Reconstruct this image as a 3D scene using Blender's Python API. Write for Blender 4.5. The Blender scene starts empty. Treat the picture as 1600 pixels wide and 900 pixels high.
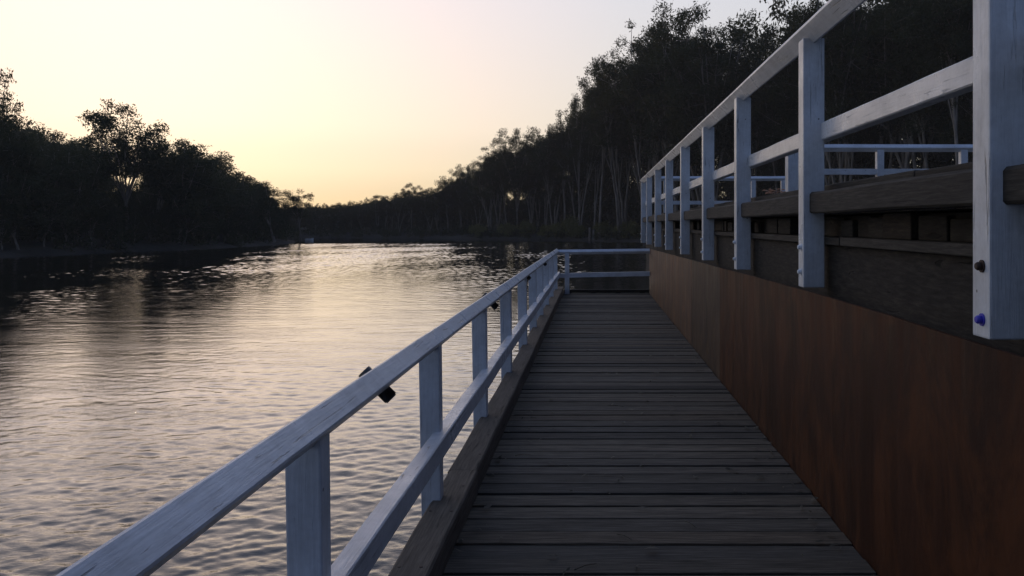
import bpy, bmesh, math, random
import numpy as np
from mathutils import Vector, Matrix
S = bpy.context.scene
COL = S.collection
R = math.radians
F = 1333.0            # focal length of the photograph in its own 1600 px width
EYE = 1.55            # eye above the boardwalk
WATER = -1.95         # river level
rnd = random.Random(11)

# ------------------------------------------------------------------ helpers
def link(o, parent=None):
    COL.objects.link(o)
    if parent: o.parent = parent
    return o
def tag(o, label=None, cat=None, group=None, kind=None):
    if label: o['label'] = label
    if cat: o['category'] = cat
    if group: o['group'] = group
    if kind: o['kind'] = kind
    return o
def empty(name, loc=(0, 0, 0), label=None, cat=None, group=None):
    o = bpy.data.objects.new(name, None)
    o.empty_display_size = 0.2
    o.location = loc
    link(o)
    return tag(o, label, cat, group)
def mesh_np(name, verts, faces_flat, n, mat, smooth=False):
    """verts Nx3, faces_flat M*n flat indices, n corners per face"""
    me = bpy.data.meshes.new(name)
    verts = np.asarray(verts, dtype=np.float32); ff = np.asarray(faces_flat, dtype=np.int32).ravel()
    m = len(ff) // n
    me.vertices.add(len(verts)); me.vertices.foreach_set('co', verts.ravel())
    me.loops.add(len(ff)); me.loops.foreach_set('vertex_index', ff)
    me.polygons.add(m)
    me.polygons.foreach_set('loop_start', np.arange(0, m * n, n, dtype=np.int32))
    if smooth: me.polygons.foreach_set('use_smooth', np.ones(m, dtype=bool))
    me.materials.append(mat)
    me.update(calc_edges=True); me.validate()
    return me

class MB:
    """collects boxes, prisms and tubes and links them as ONE mesh object"""
    def __init__(s): s.bm = bmesh.new()
    def box(s, x0, x1, y0, y1, z0, z1, bev=0.0):
        return s.hexa([(x0,y0,z0),(x1,y0,z0),(x1,y1,z0),(x0,y1,z0),(x0,y0,z1),(x1,y0,z1),(x1,y1,z1),(x0,y1,z1)], bev)
    def hexa(s, p, bev=0.0):
        b = bmesh.new()
        v = [b.verts.new(q) for q in p]
        for f in ((0,3,2,1),(4,5,6,7),(0,1,5,4),(1,2,6,5),(2,3,7,6),(3,0,4,7)): b.faces.new([v[i] for i in f])
        if bev > 0: bmesh.ops.bevel(b, geom=list(b.edges), offset=bev, segments=2, profile=0.6, affect='EDGES')
        s.merge(b); return s
    def merge(s, b):
        me = bpy.data.meshes.new('tmp'); b.to_mesh(me); b.free()
        s.bm.from_mesh(me); bpy.data.meshes.remove(me)
    def sweep(s, prof, stations, closed=True):
        """prof list of (u,w); stations list of (origin, U, W) -> swept prism"""
        rings = []
        for o, U, W in stations:
            o = Vector(o); U = Vector(U); W = Vector(W)
            rings.append([s.bm.verts.new(o + U * u + W * w) for u, w in prof])
        n = len(prof)
        for a, b in zip(rings, rings[1:]):
            for i in range(n): s.bm.faces.new((a[i], a[(i+1) % n], b[(i+1) % n], b[i]))
        s.bm.faces.new(list(reversed(rings[0]))); s.bm.faces.new(rings[-1])
        return s
    def tube(s, pts, radii, seg=8):
        pts = [Vector(p) for p in pts]; rings = []
        prev = Vector((1, 0, 0))
        for i, p in enumerate(pts):
            d = (pts[min(i+1, len(pts)-1)] - pts[max(i-1, 0)]).normalized()
            u = prev - d * prev.dot(d)
            if u.length < 1e-3: u = Vector((0, 1, 0)) - d * d.y
            u.normalize(); w = d.cross(u); prev = u
            rings.append([s.bm.verts.new(p + (u * math.cos(2*math.pi*k/seg) + w * math.sin(2*math.pi*k/seg)) * radii[i]) for k in range(seg)])
        for a, b in zip(rings, rings[1:]):
            for i in range(seg):
                f = s.bm.faces.new((a[i], a[(i+1) % seg], b[(i+1) % seg], b[i])); f.smooth = True
        s.bm.faces.new(list(reversed(rings[0]))); s.bm.faces.new(rings[-1])
        return s
    def build(s, name, mat, parent=None, smooth=False):
        bmesh.ops.recalc_face_normals(s.bm, faces=list(s.bm.faces))
        if smooth:
            for f in s.bm.faces: f.smooth = True
        me = bpy.data.meshes.new(name); s.bm.to_mesh(me); s.bm.free()
        me.materials.append(mat)
        return link(bpy.data.objects.new(name, me), parent)

# ------------------------------------------------------------------ materials
def new_mat(name):
    m = bpy.data.materials.new(name); m.use_nodes = True
    nt = m.node_tree; nt.nodes.clear()
    out = nt.nodes.new('ShaderNodeOutputMaterial')
    b = nt.nodes.new('ShaderNodeBsdfPrincipled')
    nt.links.new(b.outputs[0], out.inputs[0])
    return m, nt, b
class NT:
    def __init__(s, nt): s.nt = nt
    def n(s, t, **kw):
        nd = s.nt.nodes.new(t)
        for k, v in kw.items():
            if k.startswith('i_'): nd.inputs[k[2:].replace('_', ' ')].default_value = v
            else: setattr(nd, k, v)
        return nd
    def l(s, a, b): s.nt.links.new(a, b)
    def coords(s, scale=(1, 1, 1), island=False):
        tc = s.n('ShaderNodeTexCoord'); mp = s.n('ShaderNodeMapping')
        mp.inputs['Scale'].default_value = scale
        src = tc.outputs['Object']
        if island:
            g = s.n('ShaderNodeNewGeometry')
            mul = s.n('ShaderNodeMath', operation='MULTIPLY'); mul.inputs[1].default_value = 37.0
            s.l(g.outputs['Random Per Island'], mul.inputs[0])
            cb = s.n('ShaderNodeCombineXYZ')
            for k in range(3): s.l(mul.outputs[0], cb.inputs[k])
            ad = s.n('ShaderNodeVectorMath', operation='ADD')
            s.l(src, ad.inputs[0]); s.l(cb.outputs[0], ad.inputs[1]); src = ad.outputs[0]
        s.l(src, mp.inputs['Vector'])
        return mp.outputs[0]
    def noise(s, vec, scale, detail=6, rough=0.6, dist=0.0):
        nd = s.n('ShaderNodeTexNoise'); nd.inputs['Scale'].default_value = scale
        nd.inputs['Detail'].default_value = detail; nd.inputs['Roughness'].default_value = rough
        nd.inputs['Distortion'].default_value = dist
        s.l(vec, nd.inputs['Vector']); return nd.outputs['Fac']
    def ramp(s, fac, stops):
        r = s.n('ShaderNodeValToRGB')
        while len(r.color_ramp.elements) < len(stops): r.color_ramp.elements.new(0.5)
        for e, (p, c) in zip(r.color_ramp.elements, stops):
            e.position = p; e.color = (*c, 1) if len(c) == 3 else c
        s.l(fac, r.inputs[0]); return r.outputs[0]
    def mix(s, fac, a, b, blend='MIX'):
        m = s.n('ShaderNodeMix', data_type='RGBA', blend_type=blend)
        for sock, v in ((m.inputs[0], fac), (m.inputs[6], a), (m.inputs[7], b)):
            if hasattr(v, 'links'): s.l(v, sock)
            else: sock.default_value = (*v, 1) if isinstance(v, tuple) else v
        return m.outputs[2]
    def bump(s, h, strength, dist, normal=None):
        b = s.n('ShaderNodeBump'); b.inputs['Strength'].default_value = strength; b.inputs['Distance'].default_value = dist
        s.l(h, b.inputs['Height'])
        if normal: s.l(normal, b.inputs['Normal'])
        return b.outputs[0]

def g3(v): return (v, v, v)
def wood(name, dark, mid, light, grain=(1, 1, 1), island=True, tint=0.45, rough=0.85, crack=0.7, bumpd=0.004):
    m, nt, b = new_mat(name); N = NT(nt)
    v = N.coords(grain, island)
    fine = N.noise(v, 14, 8, 0.68, 0.35)
    broad = N.noise(N.coords((grain[0]*.5+.15, grain[1]*.5+.15, grain[2]*.5+.15), island), 2.2, 4, 0.6)
    c = N.ramp(fine, [(0.28, dark), (0.5, mid), (0.74, light)])
    c = N.mix(0.65, c, N.ramp(broad, [(0.3, g3(.45)), (0.7, g3(1.0))]), 'MULTIPLY')
    g = N.n('ShaderNodeNewGeometry')
    tn = N.ramp(g.outputs['Random Per Island'], [(0, g3(1 - tint)), (.25, (.95, .98, 1.0)), (.45, (1.06, .95, .82)), (.65, (.8, .8, .78)), (.85, (1 + tint * .5, 1 + tint * .42, 1 + tint * .28)), (1, (1 - tint * .5, .98 - tint * .5, .92 - tint * .5))])
    c = N.mix(1.0, c, tn, 'MULTIPLY')
    ck = N.noise(v, 5.5, 3, 0.5, 0.6)
    ckr = N.ramp(ck, [(0.30, g3(0.0)), (0.345, g3(1.0))])
    c = N.mix(crack, c, N.mix(1.0, c, N.ramp(ck, [(0.30, g3(.18)), (0.345, g3(1.0))]), 'MULTIPLY'))
    N.l(c, b.inputs['Base Color'])
    b.inputs['Roughness'].default_value = rough
    b.inputs['Specular IOR Level'].default_value = 0.25
    h = N.mix(0.5, fine, ckr)
    N.l(N.bump(h, 0.8, bumpd), b.inputs['Normal'])
    return m
def paint(name, grain, base=(.70, .71, .72)):
    m, nt, b = new_mat(name); N = NT(nt)
    v = N.coords(grain)
    fine = N.noise(v, 10, 8, 0.7, 0.3)
    w = N.coords((1, 1, 1))
    dirt = N.noise(w, 3.1, 6, 0.65)
    c = N.mix(1.0, base, N.ramp(dirt, [(0.3, (.74, .72, .70)), (0.62, g3(1.0))]), 'MULTIPLY')
    crk = N.noise(v, 6.5, 5, 0.6, 0.9)
    crk_r = N.ramp(crk, [(0.335, g3(.35)), (0.36, g3(1.0))])
    area = N.ramp(N.noise(w, 1.7, 3), [(.42, g3(.15)), (.6, g3(1))])      # the paint has opened along the grain in places
    c = N.mix(area, c, N.mix(1.0, c, crk_r, 'MULTIPLY'))
    c = N.mix(1.0, c, N.ramp(fine, [(.3, g3(.86)), (.62, g3(1.02))]), 'MULTIPLY')
    c = N.mix(1.0, c, N.ramp(N.noise(w, 38, 4), [(.3, g3(.90)), (.6, g3(1.0))]), 'MULTIPLY')
    vo = N.n('ShaderNodeTexVoronoi'); vo.inputs['Scale'].default_value = 9.0; N.l(w, vo.inputs['Vector'])
    c = N.mix(1.0, c, N.ramp(vo.outputs['Distance'], [(0.035, (.22, .2, .19)), (0.06, g3(1.0))]), 'MULTIPLY')
    N.l(c, b.inputs['Base Color'])
    N.l(N.ramp(dirt, [(0.3, g3(.42)), (0.7, g3(.22))]), b.inputs['Roughness'])
    h = N.mix(0.6, fine, crk_r)
    N.l(N.bump(h, 1.0, 0.006), b.inputs['Normal'])
    return m
def plain(name, col, rough=0.6, metal=0.0, var=0.25, scale=20):
    m, nt, b = new_mat(name); N = NT(nt)
    f = N.noise(N.coords((1, 1, 1)), scale, 5)
    c = N.ramp(f, [(0.3, tuple(x * (1 - var) for x in col)), (0.7, tuple(x * (1 + var) for x in col))])
    N.l(c, b.inputs['Base Color']); b.inputs['Roughness'].default_value = rough; b.inputs['Metallic'].default_value = metal
    return m
M = {}
M['plank'] = wood('deck_timber', (.033, .028, .021), (.107, .088, .066), (.24, .203, .158), (0.35, 7, 7), True, .68)
M['kerb'] = wood('kerb_timber', (.07, .054, .04), (.14, .112, .085), (.22, .18, .14), (7, .35, 7), True, .2)
M['beam'] = wood('beam_timber', (.014, .012, .010), (.045, .039, .032), (.092, .08, .067), (7, .35, 7), True, .35)
M['fascia'] = wood('fascia_timber', (.011, .009, .0075), (.031, .026, .021), (.07, .058, .046), (5, .5, 4), True, .45, .9, .85, .008)
M['white_y'] = paint('white_paint_along', (8, .35, 8))
M['white_x'] = paint('white_paint_across', (.35, 8, 8))
M['white_z'] = paint('white_paint_upright', (8, 8, .4), (.68, .70, .72))
M['dark_metal'] = plain('dark_metal', (.06, .06, .062), .35, .8)
M['rust_bolt'] = plain('rust_bolt', (.05, .03, .02), .7, .3)
M['blue_cap'] = plain('blue_plastic', (.045, .04, .42), .4)
M['white_bolt'] = plain('painted_bolt', (.62, .64, .67), .5)
M['boat_white'] = plain('boat_paint', (.75, .75, .74), .4)
M['boat_grey'] = plain('boat_grey', (.3, .3, .3), .5)
M['boat_dark'] = plain('boat_dark', (.08, .08, .09), .4)

def rust_mat(name='rusty_steel', k=(1, 1, 1), spec=.14):
    m, nt, b = new_mat(name); N = NT(nt)
    v = N.coords((1, 1, 1), True)
    st = N.noise(N.coords((1, 3.2, .22), True), 3.0, 6, .62, .4)
    fn = N.noise(v, 26, 8, .72)
    bl = N.noise(v, 1.1, 5, .6)
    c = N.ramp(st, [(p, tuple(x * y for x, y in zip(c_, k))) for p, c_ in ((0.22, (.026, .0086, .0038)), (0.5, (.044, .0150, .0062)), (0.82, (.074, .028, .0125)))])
    c = N.mix(.7, c, N.ramp(fn, [(0.3, g3(.55)), (0.7, g3(1.15))]), 'MULTIPLY')
    c = N.mix(N.ramp(bl, [(0.45, g3(0)), (0.68, g3(.6))]), c, tuple(x * y for x, y in zip((.017, .0085, .0055), k)))
    bt = N.noise(N.coords((1, 1, .6), True), 2.3, 7, .7, 1.2)
    c = N.mix(N.ramp(bt, [(.45, g3(0)), (.62, g3(.5))]), c, tuple(x * y for x, y in zip((.115, .04, .013), k)))      # brighter orange blooms of rust
    g = N.n('ShaderNodeNewGeometry')
    c = N.mix(1.0, c, N.ramp(g.outputs['Random Per Island'], [(0, (.82, .80, .80)), (1, (1.15, 1.08, 1.05))]), 'MULTIPLY')
    N.l(c, b.inputs['Base Color'])
    N.l(N.ramp(st, [(0.3, g3(.5)), (0.7, g3(.75))]), b.inputs['Roughness'])
    b.inputs['Specular IOR Level'].default_value = spec
    N.l(N.bump(fn, .4, .003), b.inputs['Normal'])
    return m
M['rust'] = rust_mat()
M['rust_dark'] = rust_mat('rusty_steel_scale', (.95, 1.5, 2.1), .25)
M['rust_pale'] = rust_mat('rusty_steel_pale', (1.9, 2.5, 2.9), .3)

def leaf_mat(name, dark, light):
    m, nt, b = new_mat(name); N = NT(nt)
    g = N.n('ShaderNodeNewGeometry'); oi = N.n('ShaderNodeObjectInfo')
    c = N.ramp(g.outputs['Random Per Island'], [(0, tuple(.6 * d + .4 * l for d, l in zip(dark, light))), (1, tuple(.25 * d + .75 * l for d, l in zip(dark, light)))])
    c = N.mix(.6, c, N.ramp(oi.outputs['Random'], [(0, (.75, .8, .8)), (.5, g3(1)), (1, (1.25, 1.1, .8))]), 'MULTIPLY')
    N.l(c, b.inputs['Base Color']); b.inputs['Roughness'].default_value = .55
    b.inputs['Specular IOR Level'].default_value = .12
    tr = N.n('ShaderNodeBsdfTranslucent'); N.l(c, tr.inputs['Color'])
    mx = N.n('ShaderNodeMixShader'); mx.inputs[0].default_value = .5
    out = [n for n in nt.nodes if n.type == 'OUTPUT_MATERIAL'][0]
    N.l(b.outputs[0], mx.inputs[1]); N.l(tr.outputs[0], mx.inputs[2]); N.l(mx.outputs[0], out.inputs[0])
    return m
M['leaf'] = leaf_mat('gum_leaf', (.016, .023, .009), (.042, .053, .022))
M['leaf_shrub'] = leaf_mat('shrub_leaf', (.085, .085, .028), (.21, .195, .06))
def bark_mat():
    m, nt, b = new_mat('gum_bark'); N = NT(nt)
    f = N.noise(N.coords((1, 1, .18)), 3.0, 6, .65, .5)
    c = N.ramp(f, [(0.3, (.065, .052, .042)), (0.52, (.19, .16, .13)), (0.75, (.37, .32, .27))])
    N.l(c, b.inputs['Base Color']); b.inputs['Roughness'].default_value = .85
    N.l(N.bump(f, .6, .05), b.inputs['Normal'])
    return m
M['bark'] = bark_mat()
def soil_mat():
    m, nt, b = new_mat('bank_soil'); N = NT(nt)
    f = N.noise(N.coords((1, 1, 1)), .6, 8, .65)
    c = N.ramp(f, [(0.3, (.012, .010, .007)), (0.55, (.026, .022, .015)), (0.75, (.05, .042, .03))])
    N.l(c, b.inputs['Base Color']); b.inputs['Roughness'].default_value = .95
    N.l(N.bump(f, .8, .3), b.inputs['Normal'])
    return m
M['soil'] = soil_mat()
def water_mat():
    m, nt, b = new_mat('river_water'); N = NT(nt)
    n1 = N.noise(N.coords((.5, 1.35, 1)), 13.0, 4, .62, .9)
    n2 = N.noise(N.coords((.8, 1.2, 1)), 11, 3, .55, .4)
    n3 = N.noise(N.coords((.6, 1.3, 1)), .55, 2, .5)      # patches of calmer and rougher water
    amp = N.ramp(n3, [(0.35, g3(.45)), (0.65, g3(1.0))])
    n4 = N.noise(N.coords((.55, 1.3, 1)), 1.8, 2, .5, .5)
    h = N.mix(.62, N.mix(.2, n1, n2), n4)
    h2 = N.mix(1.0, h, amp, 'MULTIPLY')
    tc = N.n('ShaderNodeTexCoord'); ln = N.n('ShaderNodeVectorMath', operation='LENGTH'); N.l(tc.outputs['Object'], ln.inputs[0])
    mr = N.n('ShaderNodeMapRange'); mr.inputs['From Min'].default_value = 10; mr.inputs['From Max'].default_value = 75
    N.l(ln.outputs['Value'], mr.inputs['Value'])
    h3 = N.mix(1.0, h2, N.ramp(mr.outputs[0], [(0, g3(1.0)), (1, g3(.25))]), 'MULTIPLY')
    nrm = N.bump(h3, 1.0, .0165)
    fr = N.n('ShaderNodeFresnel'); fr.inputs['IOR'].default_value = 1.34; N.l(nrm, fr.inputs['Normal'])
    refl = N.ramp(fr.outputs[0], [(.02, g3(.03)), (.13, g3(.20)), (.30, g3(.68)), (.55, g3(.95)), (.85, g3(1))])
    df = N.n('ShaderNodeBsdfDiffuse'); df.inputs[0].default_value = (.028, .024, .016, 1)
    gl = N.n('ShaderNodeBsdfGlossy'); gl.inputs['Roughness'].default_value = .03; N.l(nrm, gl.inputs['Normal'])
    mx = N.n('ShaderNodeMixShader'); N.l(refl, mx.inputs[0]); N.l(df.outputs[0], mx.inputs[1]); N.l(gl.outputs[0], mx.inputs[2])
    N.l(mx.outputs[0], [n for n in nt.nodes if n.type == 'OUTPUT_MATERIAL'][0].inputs[0]); nt.nodes.remove(b)
    return m
M['water'] = water_mat()

# ------------------------------------------------------------------ camera
cam_d = bpy.data.cameras.new('camera'); cam = bpy.data.objects.new('camera', cam_d); link(cam)
cam.location = (0, 0, EYE); cam.rotation_euler = (R(90), 0, 0)
cam_d.sensor_width = 36; cam_d.lens = 36 * F / 1600
cam_d.shift_x = -127 / 1600; cam_d.shift_y = -99 / 1600
cam_d.clip_start = .05; cam_d.clip_end = 5000
S.camera = cam
S.cycles.use_denoising = True; S.cycles.denoiser = 'OPENIMAGEDENOISE'; S.cycles.denoising_prefilter = 'ACCURATE'

# ------------------------------------------------------------------ sky and sun
SKY_GAMMA, SKY_SAT = .25, 1.0
SKY_TINT = [(0.0, (.53, .485, .41)), (.038, (.57, .545, .495)), (.062, (.655, .63, .575)), (.11, (.745, .70, .66)), (.17, (.765, .715, .70)), (.25, (.785, .74, .765)), (.42, (.72, .70, .77)), (.65, (.52, .575, .80)), (1.0, (.29, .385, .63))]
SUN_EL, SUN_AZ = 3.6, -27.8          # degrees; azimuth from +Y, negative to the left
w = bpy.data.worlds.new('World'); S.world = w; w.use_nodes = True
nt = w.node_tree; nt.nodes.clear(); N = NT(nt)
sky = N.n('ShaderNodeTexSky', sky_type='NISHITA')
sky.sun_disc = False; sky.sun_elevation = R(SUN_EL); sky.sun_rotation = R(SUN_AZ)
sky.altitude = 100; sky.air_density = 1.0; sky.dust_density = 1.5; sky.ozone_density = 2.0
bg = N.n('ShaderNodeBackground'); bg.inputs[1].default_value = .12
wo = N.n('ShaderNodeOutputWorld')
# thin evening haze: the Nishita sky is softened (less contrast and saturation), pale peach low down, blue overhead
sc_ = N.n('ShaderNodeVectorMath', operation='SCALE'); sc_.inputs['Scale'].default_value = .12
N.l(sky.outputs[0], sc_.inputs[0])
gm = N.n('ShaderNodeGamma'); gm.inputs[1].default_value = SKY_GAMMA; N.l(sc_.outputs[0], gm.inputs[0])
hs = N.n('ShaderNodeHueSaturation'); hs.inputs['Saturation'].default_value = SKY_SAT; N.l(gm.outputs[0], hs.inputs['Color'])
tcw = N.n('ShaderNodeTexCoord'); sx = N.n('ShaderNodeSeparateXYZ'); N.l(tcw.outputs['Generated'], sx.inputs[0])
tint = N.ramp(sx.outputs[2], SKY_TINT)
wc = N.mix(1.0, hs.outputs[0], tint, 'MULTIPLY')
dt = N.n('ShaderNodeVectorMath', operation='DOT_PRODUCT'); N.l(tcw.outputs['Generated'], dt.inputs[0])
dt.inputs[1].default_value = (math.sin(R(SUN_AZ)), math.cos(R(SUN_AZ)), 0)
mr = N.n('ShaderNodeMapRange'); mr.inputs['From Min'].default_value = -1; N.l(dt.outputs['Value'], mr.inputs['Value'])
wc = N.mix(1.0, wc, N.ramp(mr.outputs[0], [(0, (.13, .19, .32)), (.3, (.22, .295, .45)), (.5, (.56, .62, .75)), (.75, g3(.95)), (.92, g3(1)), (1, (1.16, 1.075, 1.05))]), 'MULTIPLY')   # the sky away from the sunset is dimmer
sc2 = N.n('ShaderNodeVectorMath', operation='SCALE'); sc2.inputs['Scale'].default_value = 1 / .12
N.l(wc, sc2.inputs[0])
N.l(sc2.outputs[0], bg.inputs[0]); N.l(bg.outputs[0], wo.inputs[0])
sl = bpy.data.lights.new('sun', 'SUN'); so = bpy.data.objects.new('sun', sl); link(so)
sl.energy = .22; sl.angle = R(.5); sl.color = (1, .48, .2)
sd = Vector((math.sin(R(SUN_AZ)) * math.cos(R(SUN_EL)), math.cos(R(SUN_AZ)) * math.cos(R(SUN_EL)), math.sin(R(SUN_EL))))
so.rotation_euler = (-sd).to_track_quat('-Z', 'Y').to_euler(); so.location = (-20, 30, 40)
vs = S.view_settings
S.display_settings.display_device = 'sRGB'
vs.view_transform = 'Standard'; vs.look = 'None'; vs.gamma = 1; vs.use_curve_mapping = False
vs.exposure = 0.55

# ------------------------------------------------------------------ river water
def build_water():
    a = np.concatenate([np.linspace(-180, -46, 70, endpoint=False), np.linspace(-46, 18, 860, endpoint=False), np.linspace(18, 180, 90)])
    a = np.radians(a)
    rl, q = [1.0], 1.0
    while q < 410:                                   # rows every 0.36 % of the distance, never more than 0.12 m apart on the open reach
        q += min(.0036 * q, .12) if q < 165 else min(.16 + (q - 165) * .02, 8)
        rl.append(q)
    r = np.array(rl)
    AA, RR = np.meshgrid(a.astype(np.float32), r.astype(np.float32))
    X = np.sin(AA) * RR; Y = np.cos(AA) * RR
    dr = np.gradient(RR, axis=0)
    rg = np.random.RandomState(4)
    Z = np.zeros_like(X)
    patch = np.zeros_like(X)
    for k in range(9):
        lam = rg.uniform(6, 30); th = rg.uniform(0, math.pi); ph = rg.uniform(0, 6.28)
        patch += np.sin((X * math.cos(th) + Y * math.sin(th)) * 6.283 / lam + ph)
    patch = np.clip(.85 + patch * .12, .5, 1.3)
    for k in range(96):
        lam = math.exp(rg.uniform(math.log(.085), math.log(1.35)))
        th = R(84) + rg.normal(0, .62)
        ph = rg.uniform(0, 6.28)
        amp = lam * .0044 * min(1.0, (.13 / lam) ** .85) * rg.uniform(.5, 1.5)
        fade = np.clip(lam / (2.6 * dr) - .7, 0, 1)
        p = (X * math.cos(th) + Y * math.sin(th)) * 6.283 / lam + ph
        Z += amp * fade * np.sin(p)
    Z *= patch * (.8 + 2.4 * np.clip((RR - 38) / 70, 0, 1))          # open reach: choppier than the lee of the wharf
    V = np.stack([X, Y, Z], -1).reshape(-1, 3)
    na = len(a); nr = len(r)
    i = (np.arange(nr - 1)[:, None] * na + np.arange(na - 1)[None, :]).ravel()
    Fc = np.stack([i, i + 1, i + na + 1, i + na], -1)
    me = mesh_np('river_water', V, Fc, 4, M['water'], True)
    o = link(bpy.data.objects.new('water', me)); o.location = (0, 0, WATER)
    tag(o, 'rippled brown river reflecting the pale sunset sky', 'river', kind='structure')
build_water()

# ------------------------------------------------------------------ banks
LEFT = [(-80, -60), (-72, 0), (-66, 55), (-63.7, 91), (-61.6, 99), (-60.4, 111), (-56.6, 120), (-54.4, 137), (-56.5, 160), (-62, 176), (-85, 192), (-140, 205), (-320, 215)]
RIGHT = [(-320, 262), (-150, 244), (-95, 232), (-61, 222), (-36, 212), (-19, 199), (-4, 187), (9.5, 172), (29, 141), (42, 106), (40, 70), (26, 45), (16, 27), (10, 10), (7, -10), (7, -60)]
def bank(name, line, side, label):
    """side: +1 land lies to the left of the direction of travel"""
    line = [Vector((x, y, 0)) for x, y in line]
    pts = []
    for a, b in zip(line, line[1:]):
        n = max(2, int((b - a).length / 2.0))
        pts += [a.lerp(b, k / n) for k in range(n)]
    pts.append(line[-1])
    prof = [(-3, -.9), (-.6, -.22), (.3, .12), (1.6, .55), (4, 1.0), (9, 1.7), (18, 2.2), (45, 2.8), (160, 3.5)]
    rg = random.Random(5)
    V, Fc = [], []
    for i, p in enumerate(pts):
        t = (pts[min(i + 4, len(pts) - 1)] - pts[max(i - 4, 0)]).normalized()
        nrm = Vector((-t.y, t.x, 0)) * side
        j = rg.uniform(-.7, .7)
        for d, z in prof:
            q = p + nrm * (d + j)
            V.append((q.x, q.y, WATER + z + rg.uniform(-.12, .12) * min(1, d / 2 if d > 0 else 0)))
    m = len(prof)
    for i in range(len(pts) - 1):
        for k in range(m - 1):
            a = i * m + k
            Fc.append((a, a + m, a + m + 1, a + 1) if side < 0 else (a, a + 1, a + m + 1, a + m))
    me = mesh_np(name, V, Fc, 4, M['soil'], True)
    o = link(bpy.data.objects.new(name, me))
    tag(o, label, 'river bank', kind='structure')
bank('river_bank', LEFT, 1, 'dark muddy river bank under the trees across the water')
bank('river_bank', RIGHT, 1, 'wooded river bank running from the wharf round the far bend')
def bank_z(d):
    xs = [-.6, .3, 1.6, 4, 9, 18, 45, 160]; zs = [-.22, .12, .55, 1.0, 1.7, 2.2, 2.8, 3.5]
    return WATER + float(np.interp(d, xs, zs)) - .1

# ------------------------------------------------------------------ trees
def leaves(centers, radii, counts, size, rg, droop=.6, squash=(1, 1, .8)):
    """many small leaf sprays spread through ellipsoid clumps"""
    P, Sz = [], []
    for c, r, n in zip(centers, radii, counts):
        d = rg.normal(size=(n, 3)); d /= np.linalg.norm(d, axis=1)[:, None]
        rad = r * (rg.uniform(.12, 1.0, n) ** .55)
        lump = 1 + .28 * np.sin(d[:, 0] * 5 + c[0]) * np.sin(d[:, 1] * 5 + c[1] * 2) + .2 * np.sin(d[:, 2] * 7 + c[2])
        P.append(np.array(c) + d * (rad * lump)[:, None] * np.array(squash)); Sz.append(np.full(n, size))
    P = np.concatenate(P); n = len(P)
    sz = np.concatenate(Sz) * rg.uniform(.55, 1.35, n)
    ax = rg.normal(size=(n, 3)); ax[:, 2] -= droop; ax /= np.linalg.norm(ax, axis=1)[:, None]
    o = rg.normal(size=(n, 3)); sd_ = np.cross(ax, o); sd_ /= np.linalg.norm(sd_, axis=1)[:, None] + 1e-9
    L = ax * sz[:, None]; W = sd_ * (sz * rg.uniform(.22, .42, n))[:, None]
    V = np.stack([P - L * .5, P + W * .5 - L * .05, P + L * .5, P - W * .5 + L * .05], 1).reshape(-1, 3)
    return V, np.arange(4 * n)

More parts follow.
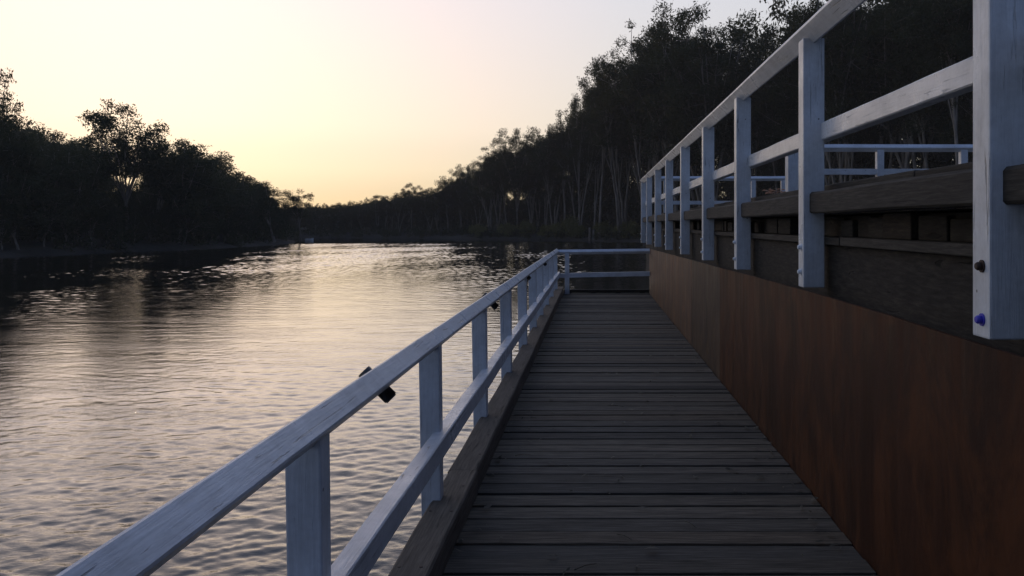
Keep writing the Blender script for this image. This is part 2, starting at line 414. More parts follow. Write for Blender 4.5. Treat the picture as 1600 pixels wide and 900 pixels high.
def make_tree(seed, H, spread, base, nlimb, nclump, crad, nleaf, lsize, trunk_r, fork, lean=.05, twin=False, droop=.6, open_=False):
    """returns (trunk mesh, crown mesh); H height, base = height of the lowest foliage / H"""
    rr = random.Random(seed); rg = np.random.RandomState(seed)
    mb = MB(); C, Rd, Ct = [], [], []
    stems = 2 if twin else 1
    for st in range(stems):
        az = rr.uniform(0, 6.28); ln = lean * H * rr.uniform(.5, 1.3) * (1.6 if twin else 1)
        fz = fork * H * rr.uniform(.9, 1.1)
        off = Vector((.35 * st, .2 * st, 0))
        bp = [off + Vector((0, 0, -.5))]
        for k in range(1, 6):
            t = k / 5
            bp.append(off + Vector((math.cos(az) * ln * t ** 1.3 + rr.uniform(-.12, .12), math.sin(az) * ln * t ** 1.3 + rr.uniform(-.12, .12), fz * t)))
        mb.tube(bp, [trunk_r * 1.35] + [trunk_r * (1 - .11 * k) for k in range(1, 6)], 9)
        top = bp[-1]
        for i in range(nlimb // stems):
            a = az * .3 + 6.283 * (i + rr.uniform(-.3, .3)) / max(1, nlimb // stems)
            hh = (rr.uniform(.66, .9) if i else .93) * H
            rad = spread * (rr.uniform(.45, 1.0) if i else rr.uniform(0, .3)) * (1.15 - .5 * (hh / H - .6))
            if i % 3 == 2: hh = rr.uniform(max(base + .1, fork + .02), .8) * H; rad = spread * rr.uniform(.6, 1.0)
            tip = Vector((top.x + math.cos(a) * rad, top.y + math.sin(a) * rad, hh - crad * .6))
            start = bp[rr.choice((3, 4, 5, 5))]
            ctrl = start.lerp(tip, .45) + Vector((math.cos(a), math.sin(a), 0)) * (-.1 * rad) + Vector((rr.uniform(-.5, .5), rr.uniform(-.5, .5), rr.uniform(-.2, .6)))
            lp = [(start * (1 - t) ** 2 + ctrl * (2 * t * (1 - t)) + tip * t ** 2) + Vector((rr.uniform(-.2, .2), rr.uniform(-.2, .2), 0)) * t for t in (0, .2, .4, .6, .8, 1)]
            r0 = trunk_r * rr.uniform(.38, .55)
            mb.tube(lp, [r0 * (1 - .15 * k) for k in range(6)], 6)
            for j in range(nclump):
                t = rr.uniform(.45, 1.04) if j else 1.0
                q = lp[min(5, int(t * 5))]
                e = Vector((rr.gauss(0, 1), rr.gauss(0, 1), rr.gauss(.1, .7))) * crad * (1.0 if j else .1)
                cpos = q + e
                cpos.z = min(max(cpos.z, base * H + crad * .5), H - crad * .55)
                cr = crad * rr.uniform(.5, 1.05)
                C.append(tuple(cpos)); Rd.append(cr); Ct.append(int(nleaf * (cr / crad) ** 2) + 20)
                if j: mb.tube([q, q.lerp(cpos, .55) + Vector((0, 0, -.15)), cpos], [r0 * .3, r0 * .2, r0 * .08], 4)
    V, Fc = leaves(C, Rd, Ct, lsize, rg, droop)
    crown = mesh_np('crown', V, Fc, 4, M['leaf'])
    bmesh.ops.recalc_face_normals(mb.bm, faces=list(mb.bm.faces))
    tr = bpy.data.meshes.new('trunk'); mb.bm.to_mesh(tr); mb.bm.free(); tr.materials.append(M['bark'])
    top = float(V[:, 2].max())
    return tr, crown, top

KIND = {}
# tall river gums with bare pale trunks
KIND['gumhigh'] = [make_tree(150 + i, 32, sp, b, nl, 12, 1.6, 290, .37, .30, fk, .07, tw) for i, (sp, b, nl, fk, tw) in enumerate(
    [(4.4, .44, 12, .52, False), (4.2, .48, 11, .5, True), (4.8, .40, 13, .48, True), (3.8, .5, 10, .56, False)])]
KIND['gum'] = [make_tree(100 + i, 32, sp, b, nl, 12, 1.6, 300, .37, .29, fk, .06, tw) for i, (sp, b, nl, fk, tw) in enumerate(
    [(5.2, .20, 14, .36, False), (4.6, .26, 13, .44, True), (6.0, .16, 15, .30, False), (4.2, .30, 12, .46, False), (5.2, .22, 15, .36, True), (4.8, .14, 15, .30, False)])]
# bushy trees leafy almost to the ground
KIND['bushy'] = [make_tree(200 + i, 14, sp, .05, nl, 9, 1.3, 260, .32, .17, .22, .05) for i, (sp, nl) in enumerate([(3.8, 12), (4.4, 14), (3.3, 11), (4.0, 12)])]
# open crown that lets the sky through
KIND['sunlit'] = [make_tree(350, 17, 5.2, .46, 13, 7, 1.25, 250, .34, .22, .44, .05, False)]
KIND['open'] = [make_tree(300 + i, 17, sp, .40, nl, 6, 1.3, 230, .34, .24, .42, .06, tw) for i, (sp, nl, tw) in enumerate([(3.8, 9, False), (3.2, 8, True)])]

def place(line_pt, kind, h, label, name='gum_tree', group=None, var=None, wid=1.0):
    v = KIND[kind]; tr, cr, top = v[var if var is not None else rnd.randrange(len(v))]
    s = h / top
    o = empty(name, line_pt, label, 'tree', group)
    o.rotation_euler.z = rnd.uniform(0, 6.28); sx = s * wid * rnd.uniform(.9, 1.1)
    o.scale = (sx, sx, s)
    link(bpy.data.objects.new('trunk', tr), o); link(bpy.data.objects.new('crown', cr), o)
    return o
def nearest_bank(x, y, line):
    best = 1e9
    p = Vector((x, y))
    for a, b in zip(line, line[1:]):
        a = Vector(a); b = Vector(b); ab = b - a
        t = max(0, min(1, (p - a).dot(ab) / ab.dot(ab)))
        best = min(best, (p - (a + ab * t)).length)
    return best
SKY_L = [(-200, 150), (0, 165), (30, 165), (60, 176), (100, 188), (130, 212), (150, 235), (250, 236), (285, 216), (310, 226), (345, 257), (370, 263), (400, 273), (425, 282), (445, 289), (470, 297), (490, 312), (500, 322)]
SKY_R = [(380, 322), (500, 318), (540, 314), (575, 309), (600, 304), (625, 297), (665, 294), (690, 288), (720, 262), (760, 240), (795, 212), (850, 198), (880, 176), (900, 140), (925, 95), (960, 88), (1000, 35), (1040, 8), (1100, -8), (1175, 0), (1235, -15), (1290, -25), (1400, -55), (1600, -120), (2200, -120)]
def skyline(px, tab): return float(np.interp(px, [a for a, _ in tab], [b for _, b in tab]))
def spot(px, Y): return (px - 927) / F * Y
def tree_at(px, Y, top_px, kind, line, label, group=None, var=None, wid=1.0, name='gum_tree', f=1.0):
    x = spot(px, Y); bz = bank_z(nearest_bank(x, Y, line))
    h = (EYE + (351 - top_px) / F * Y - bz) * f
    return place((x, Y, bz), kind, h, label, name, group, var, wid)
GL = 'trees of the dark left bank'
# named trees of the left bank (px, distance, top px)
tree_at(-4, 104, 104, 'open', LEFT, 'tall thin-crowned tree standing above the dark trees at the left edge of the picture', GL, 1, .7)
tree_at(198, 117, 160, 'sunlit', LEFT, 'tall open gum with sunlight showing through its crown above the left bank', GL, 0, 1.05)
tree_at(240, 121, 222, 'open', LEFT, 'lower open gum just right of the tall sunlit one on the left bank', GL, 1, 1.0)
tree_at(280, 122, 208, 'bushy', LEFT, 'broad dense tree right of the sunlit open gums on the left bank', GL, 1, 1.0, 'bushy_tree')
tree_at(312, 127, 224, 'bushy', LEFT, 'rounded dark tree on the falling slope of the left treeline', GL, 0, .95, 'bushy_tree')
tree_at(428, 150, 281, 'open', LEFT, 'small airy tree near the tip of the left bank', GL, 1, 1.2)
tree_at(470, 168, 294, 'open', LEFT, 'small airy tree at the very tip of the left bank', GL, 0, 1.2)
lab = 'dark bushy tree in the dense row along the left bank'
k = 0
for row, (d0, d1, fr0, fr1, step) in enumerate([(2, 5, .45, .75, 2.9), (6, 11, .7, 1.0, 3.6), (13, 20, .78, 1.03, 5.5), (22, 30, .8, 1.02, 8)]):
    acc = 0
    for a, b in zip(LEFT[2:], LEFT[3:]):
        a = Vector(a); b = Vector(b); L_ = (b - a).length; t = (b - a) / L_; nrm = Vector((-t.y, t.x))
        s_ = acc
        while s_ < L_:
            p = a + t * s_ + nrm * rnd.uniform(d0, d1)
            px = 927 + p.x / p.y * F
            s_ += step * rnd.uniform(.75, 1.3)
            if px < -90 or px > 505: continue
            if row > 1 and 132 < px < 262 and rnd.random() < .66: continue
            f = rnd.uniform(fr0, fr1)
            sk = skyline(px, SKY_L)
            if 136 < px < 258: sk = max(sk, 278)
            tree_at(px, p.y, sk, 'bushy', LEFT, lab, GL, None, rnd.uniform(.9, 1.25), 'bushy_tree', f)
        acc = s_ - L_
GR = 'gum trees of the right bank'
# named trees of the right bank
for px, Y, tp, vr, wd, lb in [
    (650, 232, 285, 2, 1.0, 'gum tree rising above the low far treeline beyond the bend'),
    (722, 220, 255, 0, .9, 'gum tree at the first step of the rising right treeline'),
    (762, 214, 233, 1, 1.0, 'gum tree standing on the second step of the right treeline'),
    (778, 211, 216, 4, 1.0, 'gum filling the dip left of the airy flat-topped gum'),
    (832, 208, 197, 5, 1.0, 'dense gum just right of the airy flat-topped gum'),
    (868, 203, 186, 1, .95, 'upright gum left of the narrow gum below the tallest pair'),
    (808, 206, 201, 2, .95, 'spreading gum with an airy flat top half way up the right treeline'),
    (852, 202, 193, 0, .9, 'broad gum right of the airy flat-topped gum'),
    (884, 196, 170, 3, .9, 'narrow gum below the pair of tallest bare-trunked gums'),
    (906, 190, 128, 1, .75, 'slim gum with pointed crown left of the twin tall gums'),
    (936, 184, 80, 3, .8, 'tall gum with a narrow tufted crown and long pale trunk'),
    (968, 180, 78, 1, .8, 'tall twin-stemmed gum with pale leaning trunks above the water'),
    (1010, 172, 24, 2, .85, 'very tall gum directly behind the end of the upper white railing'),
    (1062, 160, 2, 0, 1.0, 'big spreading gum behind the far half of the upper railing'),
    (1130, 150, 5, 2, .95, 'big gum left of the small gap of sky above the upper railing'),
    (1262, 138, -45, 0, 1.0, 'gum right of the small gap of sky above the upper railing'),
    (1320, 128, -45, 4, .85, 'gum with light showing through its crown above the tall second post')]:
    kd = 'gumhigh' if 875 < px < 1020 else 'gum'
    tree_at(px, Y, tp, kd, RIGHT, lb, GR, vr % len(KIND[kd]), wd)
labels = ['gum tree in the distant grey-green treeline beyond the river bend', 'pale-trunked gum in the dense stand on the right bank', 'dark leafy gum crowding behind the wharf railings']
for row, (d0, d1, fr0, fr1, step) in enumerate([(4, 8, .72, .95, 5.6), (10, 17, .8, .97, 7.0), (20, 30, .85, .98, 8.5), (34, 48, .5, .7, 11)]):
    acc = 0
    for a, b in zip(RIGHT[1:], RIGHT[2:10]):
        a = Vector(a); b = Vector(b); L_ = (b - a).length; t = (b - a) / L_; nrm = Vector((-t.y, t.x))
        s_ = acc
        while s_ < L_:
            p = a + t * s_ + nrm * rnd.uniform(d0, d1)
            px = 927 + p.x / p.y * F
            st = step * rnd.uniform(.75, 1.3)
            sk = skyline(px, SKY_R)
            h = EYE + (351 - sk) / F * p.y - WATER
            s_ += st * (.55 if h < 16 else 1)
            if px < 440 or px > 1720: continue
            if 1165 < px < 1235: sk = max(sk, 45)
            f = rnd.uniform(fr0, fr1) if 720 < px < 1240 else rnd.uniform(.88, 1.03)
            zone = 0 if px < 715 else 1 if px < 1005 else 2
            kd = 'bushy' if (h < 11 or rnd.random() < (.06, .35, .6, 1)[row]) else ('gumhigh' if row == 0 else 'gum')
            tree_at(px, p.y, sk, kd, RIGHT, labels[zone], 'gum trees of the right bank, ' + ('far bend', 'middle', 'behind the wharf')[zone], None,
                    rnd.uniform(.8, 1.05) * (1.5 if h < 16 and kd != 'bushy' else 1), 'bushy_tree' if kd == 'bushy' else 'gum_tree', f * (rnd.uniform(.4, .62) if kd == 'bushy' and h > 16 and row < 3 else 1))
        acc = s_ - L_

acc = 0
for a, b in zip(RIGHT[2:], RIGHT[3:9]):
    a = Vector(a); b = Vector(b); L_ = (b - a).length; t = (b - a) / L_; nrm = Vector((-t.y, t.x)); s_ = acc
    while s_ < L_:
        p = a + t * s_ + nrm * rnd.uniform(12, 26); s_ += 3.9 * rnd.uniform(.7, 1.3)
        px = 927 + p.x / p.y * F
        if px < 540 or px > 1750: continue
        zone = 1 if px < 1005 else 2
        hu = min(rnd.uniform(8, 15), .75 * (EYE + (351 - skyline(px, SKY_R)) / F * p.y - WATER))
        place((p.x, p.y, bank_z(10)), 'bushy', hu, ('bushy understorey tree among the pale trunks of the right bank', 'bushy understorey tree low behind the wharf railings')[zone - 1], 'bushy_tree',
              'understorey trees of the right bank, ' + ('middle', 'behind the wharf')[zone - 1], None, rnd.uniform(1.0, 1.4))
    acc = s_ - L_
print('TREES', sum(1 for o in bpy.data.objects if o.get('category') == 'tree'))
# shrubs at the water's edge of the right bank
def make_shrub(seed, r, h):
    rg = np.random.RandomState(seed); rr = random.Random(seed)
    C, Rd, Ct = [], [], []
    for i in range(16):
        a = rr.uniform(0, 6.28); q = r * rr.uniform(0, .8); cr = r * rr.uniform(.3, .5)
        z = h * rr.uniform(.15, .8) * (1 - .4 * q / r)
        C.append((math.cos(a) * q, math.sin(a) * q, z)); Rd.append(cr); Ct.append(150)
    V, Fc = leaves(C, Rd, Ct, .42, rg, .9)
    V[:, 2] = np.maximum(V[:, 2], -.1)
    return mesh_np('shrub', V, Fc, 4, M['leaf_shrub'])
SH = [make_shrub(400 + i, 2.6, 4.0) for i in range(3)]
for i, (px, Y, s, lb) in enumerate([
    (792, 201, 1.0, 'small yellow-green shrub furthest along the right bank'), (822, 197.5, 1.1, 'rounded yellow-green shrub on the waterline'),
    (850, 195, .8, 'low shrub between two rounded yellow-green shrubs'), (868, 192.5, 1.0, 'olive shrub left of the two pale stumps'),
    (892, 190, 1.25, 'largest yellow-green shrub left of the pale stumps'), (905, 187.5, 1.0, 'shrub right beside the pale stumps'),
    (943, 183.5, 1.1, 'dark shrub right of the pale stumps'), (972, 179, .9, 'shrub below the tall leaning gums'),
    (992, 176, 1.1, 'shrub beside the far end of the upper railing'), (745, 206, .9, 'low dark shrub where the bank begins to bend')]):
    o = link(bpy.data.objects.new('shrub', SH[i % 3]))
    x = spot(px, Y); o.location = (x, Y + 1.5, bank_z(2.5)); o.scale = (s, s, s * rnd.uniform(.85, 1.1)); o.rotation_euler.z = rnd.uniform(0, 6)
    tag(o, lb, 'shrub', 'shrubs along the waterline of the right bank')
# undergrowth: one uncountable mass per bank
def undergrowth(line, seed, d0, d1, step, pxlo, pxhi, hmax, label):
    rg = np.random.RandomState(seed); rr = random.Random(seed); C, Rd, Ct = [], [], []
    for a, b in zip(line, line[1:]):
        a = Vector(a); b = Vector(b); L_ = (b - a).length; t = (b - a) / L_; nrm = Vector((-t.y, t.x))
        s_ = 0
        while s_ < L_:
            s_ += step * rr.uniform(.5, 1.5); d = rr.uniform(d0, d1)
            p = a + t * s_ + nrm * d
            if p.y < 20: continue
            px = 927 + p.x / p.y * F
            if px < pxlo or px > pxhi: continue
            r = rr.uniform(.8, hmax * .5)
            for q in range(2):
                C.append((p.x + rr.uniform(-1, 1), p.y + rr.uniform(-1, 1), bank_z(d) + r * rr.uniform(.3, 1.3))); Rd.append(r); Ct.append(int(34 * r * r) + 10)
    V, Fc = leaves(C, Rd, Ct, .5, rg, .5)
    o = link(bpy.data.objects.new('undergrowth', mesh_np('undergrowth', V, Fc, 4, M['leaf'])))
    tag(o, label, 'undergrowth', kind='stuff')
undergrowth(RIGHT, 3, .3, 7, .5, 380, 1300, 2.6, 'low bushes and dead branches along the waterline of the right bank')
undergrowth(LEFT, 1, .5, 24, .4, -150, 510, 4.6, 'dark undergrowth filling the foot of the left bank trees')
undergrowth(RIGHT, 2, 13, 55, .22, 380, 1750, 8.0, 'dark undergrowth between the trunks on the right bank')

# two pale stumps standing in the shallows, far boats
for px, dx, h, lb in ((921, 0, 2.9, 'pale dead stump standing in the shallows, taller of the two'), (927, 0, 2.4, 'pale dead stump standing in the shallows, shorter of the two')):
    Y = 184; x = spot(px, Y); mb = MB()
    mb.tube([(0, 0, -.6), (.05, 0, h * .5), (.02, .05, h)], [.3, .24, .2], 9)
    o = mb.build('dead_stump', M['bark']); o.location = (x, Y, WATER); tag(o, lb, 'stump', 'pale stumps in the shallows')
def boat(px, Y, L_, label, mast, hm):
    x = spot(px, Y)
    o = empty('small_boat', (x, Y, WATER), label, 'boat')
    mb = MB(); st = []
    for k in range(9):
        t = -1 + k / 4; wd = .85 * (1 - max(0, t) ** 2.2) + .03; hh = .55 + .22 * max(0, t) ** 2
        st.append(((t * L_ / 2, 0, 0), (0, wd, 0), (0, 0, hh)))
    mb.sweep([(-.45, -.2), (.45, -.2), (.8, .3), (.9, .8), (-.9, .8), (-.8, .3)], st)
    mb.build('hull', hm, o)
    c = MB(); c.box(-.12, .12, -.5, .5, .42, .47, .01); c.build('thwart', M['boat_dark'], o)
    if mast:
        m_ = MB(); m_.tube([(0, 0, .1), (0, 0, 2.2)], [.05, .035], 6); m_.build('mast', M['boat_dark'], o)
    return o
boat(484, 184, 1.6, 'small white boat with a short mast just off the tip of the left bank', True, M['boat_white'])

# ------------------------------------------------------------------ boardwalk
bw = empty('boardwalk', (.2, 9, 0), 'weathered grey timber boardwalk of cross planks running along the rusty steel wall', 'boardwalk')
def part(mb, name, mat, parent, **kw):
    o = mb.build(name, mat, parent, **kw); o.matrix_parent_inverse = Matrix.Translation(-parent.location); return o
mb = MB(); y = -1.2; rp = random.Random(3)
END = 19.35
while y < END:
    wd = rp.choice((.17, .185, .19, .2)) * rp.uniform(.97, 1.03)
    if y + wd > END: break
    z = rp.uniform(-.006, .004); tz = rp.uniform(-.004, .004); sk = rp.uniform(-.006, .01)
    xl = -.80 + rp.uniform(-.02, .02); xr = 1.262
    g = rp.uniform(.006, .014)
    mb.hexa([(xl, y, -.05), (xr, y + sk, -.05), (xr, y + wd - g + sk, -.05), (xl, y + wd - g, -.05),
             (xl, y, z), (xr, y + sk, z + tz), (xr, y + wd - g + sk, z + tz * .5 - rp.uniform(0, .004)), (xl, y + wd - g, z - rp.uniform(0, .005))], .004)
    y += wd
part(mb, 'planking', M['plank'], bw)
mb = MB()
for (a, b) in ((-1.2, 4.9), (4.905, 9.8), (9.805, 14.6), (14.605, END)):
    z = .14 + rp.uniform(-.004, .004); o_ = rp.uniform(-.004, .004)
    n = max(2, int((b - a) / .45)); st = []
    for k in range(n + 1):
        yy = a + (b - a) * k / n
        j = rp.uniform(-.0035, .0035)
        st.append(((-.754 + o_ + j, yy, .072), (1, 0, 0), (0, 0, 1)))
    mb.sweep([(-.084, -.069), (.084, -.069), (.084, .058), (.076, .068), (-.07, .069), (-.084, .054)], st)
n0 = len(mb.bm.faces)
for k in range(34):                                   # dark old nail holes in the kerb
    yy = .3 + k * .55 + rp.uniform(-.1, .1)
    for x in (-.80, -.70):
        xx = x + rp.uniform(-.012, .012)
        mb.tube([(xx, yy, .12), (xx, yy + .001, .1425)], [.0085, .008], 7)
mb.bm.faces.ensure_lookup_table()
for f in list(mb.bm.faces)[n0:]: f.material_index = 1
ko = part(mb, 'edge_kerb', M['kerb'], bw); ko.data.materials.append(M['rust_bolt'])
mb = MB(); mb.box(-.66, 1.26, END - .11, END - .005, .018, .085, .006)
for x in (-.6, -.05, .5, 1.05): mb.box(x, x + .12, END - .1, END - .01, .002, .02)
part(mb, 'end_kerb', M['beam'], bw)
mb = MB()
for x in (-.74, .0, .7, 1.14): mb.box(x, x + .1, -1.2, END, -.25, -.052, .004)
part(mb, 'joists', M['beam'], bw)
for i in range(5):
    yy = 1.2 + i * 4.3
    mb = MB(); mb.box(-.95, 1.24, yy - .1, yy + .1, -.45, -.252, .01); part(mb, 'cross_beam', M['beam'], bw)
    for x in (-.7, 1.0):
        mb = MB(); mb.tube([(x, yy, -4.2), (x, yy, -.2)], [.15, .14], 12); part(mb, 'pile', M['beam'], bw)

# ------------------------------------------------------------------ lower railing (L-shaped)
lr = empty('lower_railing', (-.82, 9, 0), 'low white timber railing with diamond-set top rail along the river edge of the boardwalk', 'railing')
XC, DC, A = -.817, .59, .058
def diamond(a, e=.006):
    return [(0, a), (a - e, e), (a, 0), (a - e, -e), (0, -a), (-a + e, -e), (-a, 0), (-a + e, e)]
def diamond2(a, e): # chamfered corners
    return [(-e, a - e), (e, a - e), (a - e, e), (a - e, -e), (e, -a + e), (-e, -a + e), (-a + e, -e), (-a + e, e)]
def rail_y(mb, xc, zc, a, y0, y1, seed, wob=.0012, step=.6, zf=None, knots=None):
    rr = random.Random(seed); st = []; n = int((y1 - y0) / step)
    for k in range(n + 1):
        yy = y0 + (y1 - y0) * k / n
        q = rr.uniform(-wob, wob)
        st.append(((xc + rr.uniform(-wob, wob) * .6, yy, zc + q), (1, 0, 0), (0, 0, 1)))
    mb.sweep(diamond2(a, a * .07), st)
CY = 19.05
LP = [2.466, 4.36, 6.25, 8.14, 10.03, 11.73, 13.3, 15.0, 16.75, 18.6]
mb = MB()
for a, b, sd_ in ((-1.5, 5.17, 1), (5.176, 11.1, 2), (11.106, CY + .03, 3)): rail_y(mb, XC, EYE - DC, A, a, b, sd_)
part(mb, 'top_rail', M['white_y'], lr)
mb = MB(); st = []
rr = random.Random(8)
for k in range(28):
    yy = -1.5 + (CY + 1.5) * k / 27
    st.append(((-.7775 + rr.uniform(-.003, .003), yy, EYE - 1.108 + rr.uniform(-.004, .004)), (1, 0, 0), (0, 0, 1)))
mb.sweep([(-.0375, -.046), (-.032, -.051), (.032, -.051), (.0375, -.046), (.0375, .046), (.032, .051), (-.032, .051), (-.0375, .046)], st)
part(mb, 'mid_rail', M['white_y'], lr)
for i, yy in enumerate([.6] + LP):
    mb = MB(); x0, x1 = -.872, -.775; lean = .022; d = .09
    tl = rr.uniform(-.004, .004)
    mb.hexa([(x0, yy, -.32), (x1, yy, -.32), (x1, yy + d, -.32), (x0, yy + d, -.32),
             (x0 - lean, yy + tl, .937), (x1 - lean * .6, yy + tl, .937), (x1 - lean * .6, yy + d + tl, .937), (x0 - lean, yy + d + tl, .937)], .006)
    p = part(mb, 'post', M['white_z'], lr)
mb = MB(); st = []
for k in range(6):
    t = k / 5; st.append(((-.80 + 2.06 * t, CY, EYE - .615 + .025 * t), (0, 1, 0), (0, 0, 1)))
mb.sweep(diamond2(.06, .005), st); part(mb, 'top_rail', M['white_x'], lr)
mb = MB(); st = []
for k in range(6):
    t = k / 5; st.append(((-.74 + 2.0 * t, CY, EYE - 1.135 + .04 * t), (0, 1, 0), (0, 0, 1)))
mb.sweep([(-.035, -.05), (.035, -.05), (.035, .05), (-.035, .05)], st); part(mb, 'mid_rail', M['white_x'], lr)
mb = MB(); mb.box(-.635, -.535, CY - .045, CY + .045, .0, EYE - .625, .006); part(mb, 'post', M['white_z'], lr)

# dark metal cylinders clipped under the lower rail
wheres = ['nearest, between the first and second post', 'just past the third post', 'by the fifth post, small in the distance', 'the farthest and smallest']
for i, yy in enumerate((3.42, 7.16, 10.9, 14.65)):
    o = empty('metal_cylinder', (XC - .05, yy, EYE - DC - .05), 'dark metal cylinder under the lower top rail, ' + wheres[i], 'metal fitting', 'metal cylinders under the lower rail')
    ux, uz = .7071, -.7071
    mb = MB(); c = Vector((0, 0, 0)); u = Vector((ux, 0, uz))
    mb.tube([u * -.075, u * -.0752, u * .078, u * .0782], [.0255, .029, .029, .0255], 20)
    mb.build('barrel', M['dark_metal'], o)
    mb = MB(); mb.tube([u * -.02, u * .02], [.0325, .0325], 20)
    mb.build('clip_band', M['dark_metal'], o)
    mb = MB(); mb.tube([u * .0785, u * .0835], [.024, .024], 20); mb.build('end_lens', M['boat_dark'], o)

# ------------------------------------------------------------------ rusty steel wall
sw = empty('steel_wall', (1.28, 9, 0), 'rust-brown steel sheet wall standing beside the boardwalk below the timber wharf', 'steel wall')
def steel_top(y): return float(np.interp(y, [-2, 2.7, 5.2, 11, 19.3], [1.165, 1.16, 1.157, 1.09, 1.005]))
seams = [-2.0, 6.83, 8.55, 11.0, 13.6, 16.4, 19.3]
rr = random.Random(21)
for a, b in zip(seams, seams[1:]):
    mb = MB(); off = rr.uniform(-.002, .002)
    n = max(2, int((b - a) / .6)); a2, b2 = a + .0008, b - .0008
    st = []
    for k in range(n + 1):
        yy = a2 + (b2 - a2) * k / n; zt = steel_top(yy) + rr.uniform(-.003, .003)
        st.append(((1.268 + off + rr.uniform(-.0012, .0012), yy, -.2), (1, 0, 0), (0, 0, zt + .2)))
    mb.sweep([(0, 0), (.014, 0), (.014, 1), (0, 1)], st)
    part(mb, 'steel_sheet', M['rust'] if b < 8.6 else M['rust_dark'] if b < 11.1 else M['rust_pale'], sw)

# ------------------------------------------------------------------ upper timber wharf
uw = empty('timber_wharf', (2.5, 9, 0), 'old dark timber wharf raised above the steel wall, with heavy kerb beams along its edge', 'wharf')
UP = [2.745, 5.18, 7.6, 9.9, 12.4, 15.0, 17.6, 20.4, 22.7]
WEND = 23.2
mb = MB()
yy = -3
while yy < WEND:
    L_ = rr.uniform(4.5, 6.2); e = min(WEND, yy + L_)
    mb.box(1.435 + rr.uniform(0, .008), 1.62, yy, e - .006, .2, 1.425 + rr.uniform(-.006, .004), .008); yy = e
part(mb, 'fascia_beam', M['fascia'], uw)
mb = MB()
yy = -3
while yy < WEND:
    e = min(WEND, yy + rr.uniform(3, 5))
    mb.box(1.405 + rr.uniform(-.006, .006), 1.6, yy, e - .008, 1.43, 1.475 + rr.uniform(-.004, .004), .006); yy = e
part(mb, 'ledge_plank', M['beam'], uw)
mb = MB(); yy = -3
while yy < WEND:
    wd = rr.uniform(.1, .42); gp = rr.choice((.006, .008, .012, .025))
    mb.box(1.445 + rr.uniform(0, .1), 2.2, yy, yy + wd, 1.479, 1.608 - rr.uniform(0, .035), .008); yy += wd + gp
part(mb, 'joist_ends', M['fascia'], uw)
mb = MB(); mb.box(1.53, 1.7, -3, WEND, 1.477, 1.6)      # dark backing timber behind the gaps
part(mb, 'backing_beam', M['fascia'], uw)
mb = MB(); yy = -3
while yy < WEND:
    wd = .2
    mb.box(1.44, 8.5, yy, yy + wd - .012, 1.612, 1.655 + rr.uniform(-.003, .003), .003); yy += wd
part(mb, 'planking', M['plank'], uw)
kb = [.33] + UP
for a, b in zip([-2.2] + [q + .012 for q in UP], UP + [WEND]):
    mb = MB(); n = max(2, int((b - a) / .4)); st = []
    x = 1.313 + rr.uniform(-.006, .006)
    if b - a < .3: continue
    for k in range(n + 1):
        yy = a + .13 + (b - a - .135) * k / n if a > 0 else a + (b - a) * k / n
        st.append(((x + rr.uniform(-.003, .003), yy, 1.6165 + rr.uniform(-.003, .003)), (1, 0, 0), (0, 0, 1)))
    h = .127 + rr.uniform(-.006, .004)
    mb.sweep([(0, .01), (.01, 0), (.125, 0), (.125, h), (.012, h), (0, h - .014)], st)
    part(mb, 'kerb_beam', M['beam'], uw)
mb = MB(); yy = -2
while yy < WEND:
    e = min(WEND, yy + rr.uniform(4, 6)); mb.box(1.46, 1.58, yy, e - .01, 1.66, 1.80 + rr.uniform(-.01, .01), .01); yy = e
part(mb, 'back_beam', M['beam'], uw)
for i in range(6):
    for x in (1.9, 4.9, 7.9):
        mb = MB(); mb.tube([(x, .5 + i * 4.4, -4.5), (x, .5 + i * 4.4, 1.6)], [.19, .17], 12); part(mb, 'pile', M['fascia'], uw)

# ------------------------------------------------------------------ upper railing
ur = empty('upper_railing', (1.34, 9, 1.2), 'tall white timber railing bolted to the outside of the raised wharf', 'railing')
def post_bottom(y): return EYE - float(np.interp(y, [2.8, 5.2, 7.6, 10, 12.5, 15, 17.7, 20.5, 22.8], [.371, .383, .402, .416, .4335, .445, .459, .477, .485]))
UXC, UDC, UA = 1.34, 1.188, .089
mb = MB()
for a, b, sd_ in ((-1.5, 7.66, 31), (7.666, 15.06, 32), (15.066, 23.0, 33)): rail_y(mb, UXC, EYE + UDC, UA, a, b, sd_, .0022, .6)
part(mb, 'top_rail', M['white_y'], ur)
mb = MB()
for a, b in ((-1.5, 5.24), (5.246, 12.46), (12.466, 23.0)):
    st = []; n = int((b - a) / .4)
    for k in range(n + 1):
        st.append(((1.4225 + rr.uniform(-.0015, .0015), a + (b - a) * k / n, EYE + .565 + rr.uniform(-.0018, .0018)), (1, 0, 0), (0, 0, 1)))
    mb.sweep([(-.0375, -.047), (-.031, -.053), (.031, -.053), (.0375, -.047), (.0375, .047), (.031, .053), (-.031, .053), (-.0375, .047)], st)
part(mb, 'mid_rail', M['white_y'], ur)
for i, yy in enumerate(UP):
    zb = post_bottom(yy)
    mb = MB(); mb.box(1.275, 1.405, yy, yy + .125, zb, EYE + UDC - UA + .035, .007)
    p = part(mb, 'post', M['white_z'], ur)
    for j, (dz, mt) in enumerate(((.095, 'lower'), (.245, 'upper'))):
        mat = M['white_bolt']
        if i == 0: mat = M['blue_cap'] if j == 0 else M['rust_bolt']
        dz = (.068, .262)[j] if i == 0 else dz
        if i == 0: dz = (.06, .235)[j]
        m2 = MB(); r_ = .014
        m2.tube([(1.276, yy + .05, zb + dz), (1.258, yy + .05, zb + dz), (1.252, yy + .05, zb + dz)], [r_ * 1.0, r_, r_ * .7], 12)
        m2.tube([(1.2755, yy + .05, zb + dz), (1.270, yy + .05, zb + dz)], [r_ * 1.5, r_ * 1.5], 14)
        b_ = m2.build('bolt', mat, p)
        if i == 0: b_['label'] = ('bright blue bolt cap', 'dark rusty bolt head')[j]

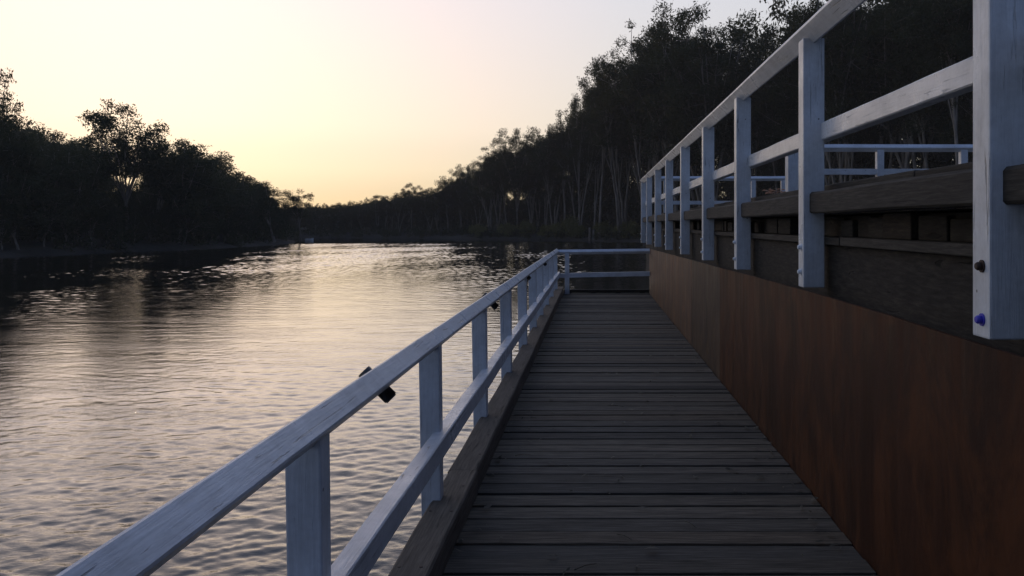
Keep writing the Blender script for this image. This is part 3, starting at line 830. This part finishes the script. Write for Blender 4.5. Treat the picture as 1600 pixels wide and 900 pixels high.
# ------------------------------------------------------------------ railings across the wharf, seen behind
def cross_rail(name, label, x0, x1, Y, ztop, zmid, posts, base, ext=None):
    o = empty(name, ((x0 + x1) / 2, Y, base), label, 'railing')
    mb = MB(); n = 8
    mb.sweep(diamond2(.06, .005), [((x0 + (x1 - x0) * k / n, Y, ztop - .06 + rr.uniform(-.003, .003)), (0, 1, 0), (0, 0, 1)) for k in range(n + 1)])
    part(mb, 'top_rail', M['white_x'], o)
    mb = MB(); mb.box(x0, x1, Y - .035, Y + .035, zmid - .085, zmid, .006); part(mb, 'mid_rail', M['white_x'], o)
    for x in posts:
        mb = MB(); mb.box(x - .05, x + .05, Y - .049, Y + .051, base, ztop - .09, .006); part(mb, 'post', M['white_z'], o)
    return o
Y1 = 12.4
o = cross_rail('cross_railing', 'nearer white cross railing on the wharf, seen under the upper mid rail', (1240 - 927) / F * Y1, 9.0, Y1, EYE + 126 / F * Y1, EYE + 87 / F * Y1,
           [(1245 - 927) / F * Y1, (1374.5 - 927) / F * Y1, (1505 - 927) / F * Y1, (1640 - 927) / F * Y1], 1.66)
x = (1233 - 927) / F * (Y1 - .35)
mb = MB(); mb.box(x - .06, x + .05, Y1 - .55, Y1 - .36, 1.66, EYE + 122 / F * (Y1 - .4), .008); part(mb, 'end_post', M['white_z'], o)
Y2 = 20.0
cross_rail('cross_railing', 'farther white cross railing at the end of the wharf, seen through the upper railing posts', 1.46, (1228 - 927) / F * Y2, Y2, EYE + 76 / F * Y2, EYE + 37 / F * Y2,
           [1.7, (1177 - 927) / F * Y2, (1100 - 927) / F * Y2, 4.45], 1.66)

# ------------------------------------------------------------------ litter
def crumpled_leaf(mb, x, y, z, L_, rr_):
    a = rr_.uniform(0, 6.28); w_ = L_ * rr_.uniform(.18, .4); c, s_ = math.cos(a), math.sin(a)
    pts = []
    for t, ww in ((-.5, 0), (-.2, 1), (.2, .8), (.5, 0)):
        for sg in ((0,) if ww == 0 else (-1, 1)):
            u, v = t * L_, sg * ww * w_ * .5
            pts.append(mb.bm.verts.new((x + c * u - s_ * v, y + s_ * u + c * v, z + rr_.uniform(.002, .014) + abs(v) * .4)))
    q = pts
    for f in ((q[0], q[1], q[2]), (q[1], q[3], q[4], q[2]), (q[3], q[5], q[4])): mb.bm.faces.new(f)
M['dry_leaf'] = leaf_mat('dry_leaf', (.03, .028, .02), (.26, .22, .16))
mb = MB(); rl = random.Random(77)
for i in range(380):
    yy = rl.uniform(1.8, 15); xx = rl.uniform(-.66, 1.25) if rl.random() < .5 else (1.25 - abs(rl.gauss(0, .1)) if rl.random() < .65 else -.65 + abs(rl.gauss(0, .06)))
    crumpled_leaf(mb, xx, yy, .004, rl.uniform(.025, .085), rl)
for i in range(12):
    yy = rl.uniform(2, 9); xx = rl.uniform(-.6, 1.2); a = rl.gauss(0, .5); L_ = rl.uniform(.05, .16)
    mb.tube([(xx, yy, .008), (xx + math.cos(a) * L_ * .5, yy + math.sin(a) * L_ * .5 + .006, .012), (xx + math.cos(a) * L_, yy + math.sin(a) * L_, .008)], [.0024, .002, .0012], 5)
tag(mb.build('leaf_litter', M['dry_leaf']), 'scattered dry leaves and twigs on the boardwalk planks', 'leaf litter', kind='stuff')
M['orange_leaf'] = leaf_mat('orange_leaf', (.35, .12, .04), (.6, .4, .28))
mb = MB(); Yq = 7.1
for i in range(26): crumpled_leaf(mb, 1.49 + rl.uniform(-.04, .06), Yq + rl.uniform(-.2, .25), 1.80 + rl.uniform(0, .05), rl.uniform(.05, .1), rl)
tag(mb.build('dry_leaves', M['orange_leaf']), 'small heap of orange dry leaves lying on the wharf edge behind the upper railing', 'leaves')

# ------------------------------------------------------------------ evening haze over the river
m = bpy.data.materials.new('evening_haze'); m.use_nodes = True
hn = m.node_tree; hn.nodes.clear()
ho = hn.nodes.new('ShaderNodeOutputMaterial'); hv = hn.nodes.new('ShaderNodeVolumePrincipled')
hv.inputs['Color'].default_value = (.95, .87, .74, 1); hv.inputs['Density'].default_value = .00036
hn.links.new(hv.outputs[0], ho.inputs['Volume'])
mb = MB(); mb.box(-600, 600, -440, 600, -6, 55)
tag(mb.build('haze', m), 'thin evening haze over the river', 'haze', kind='stuff')
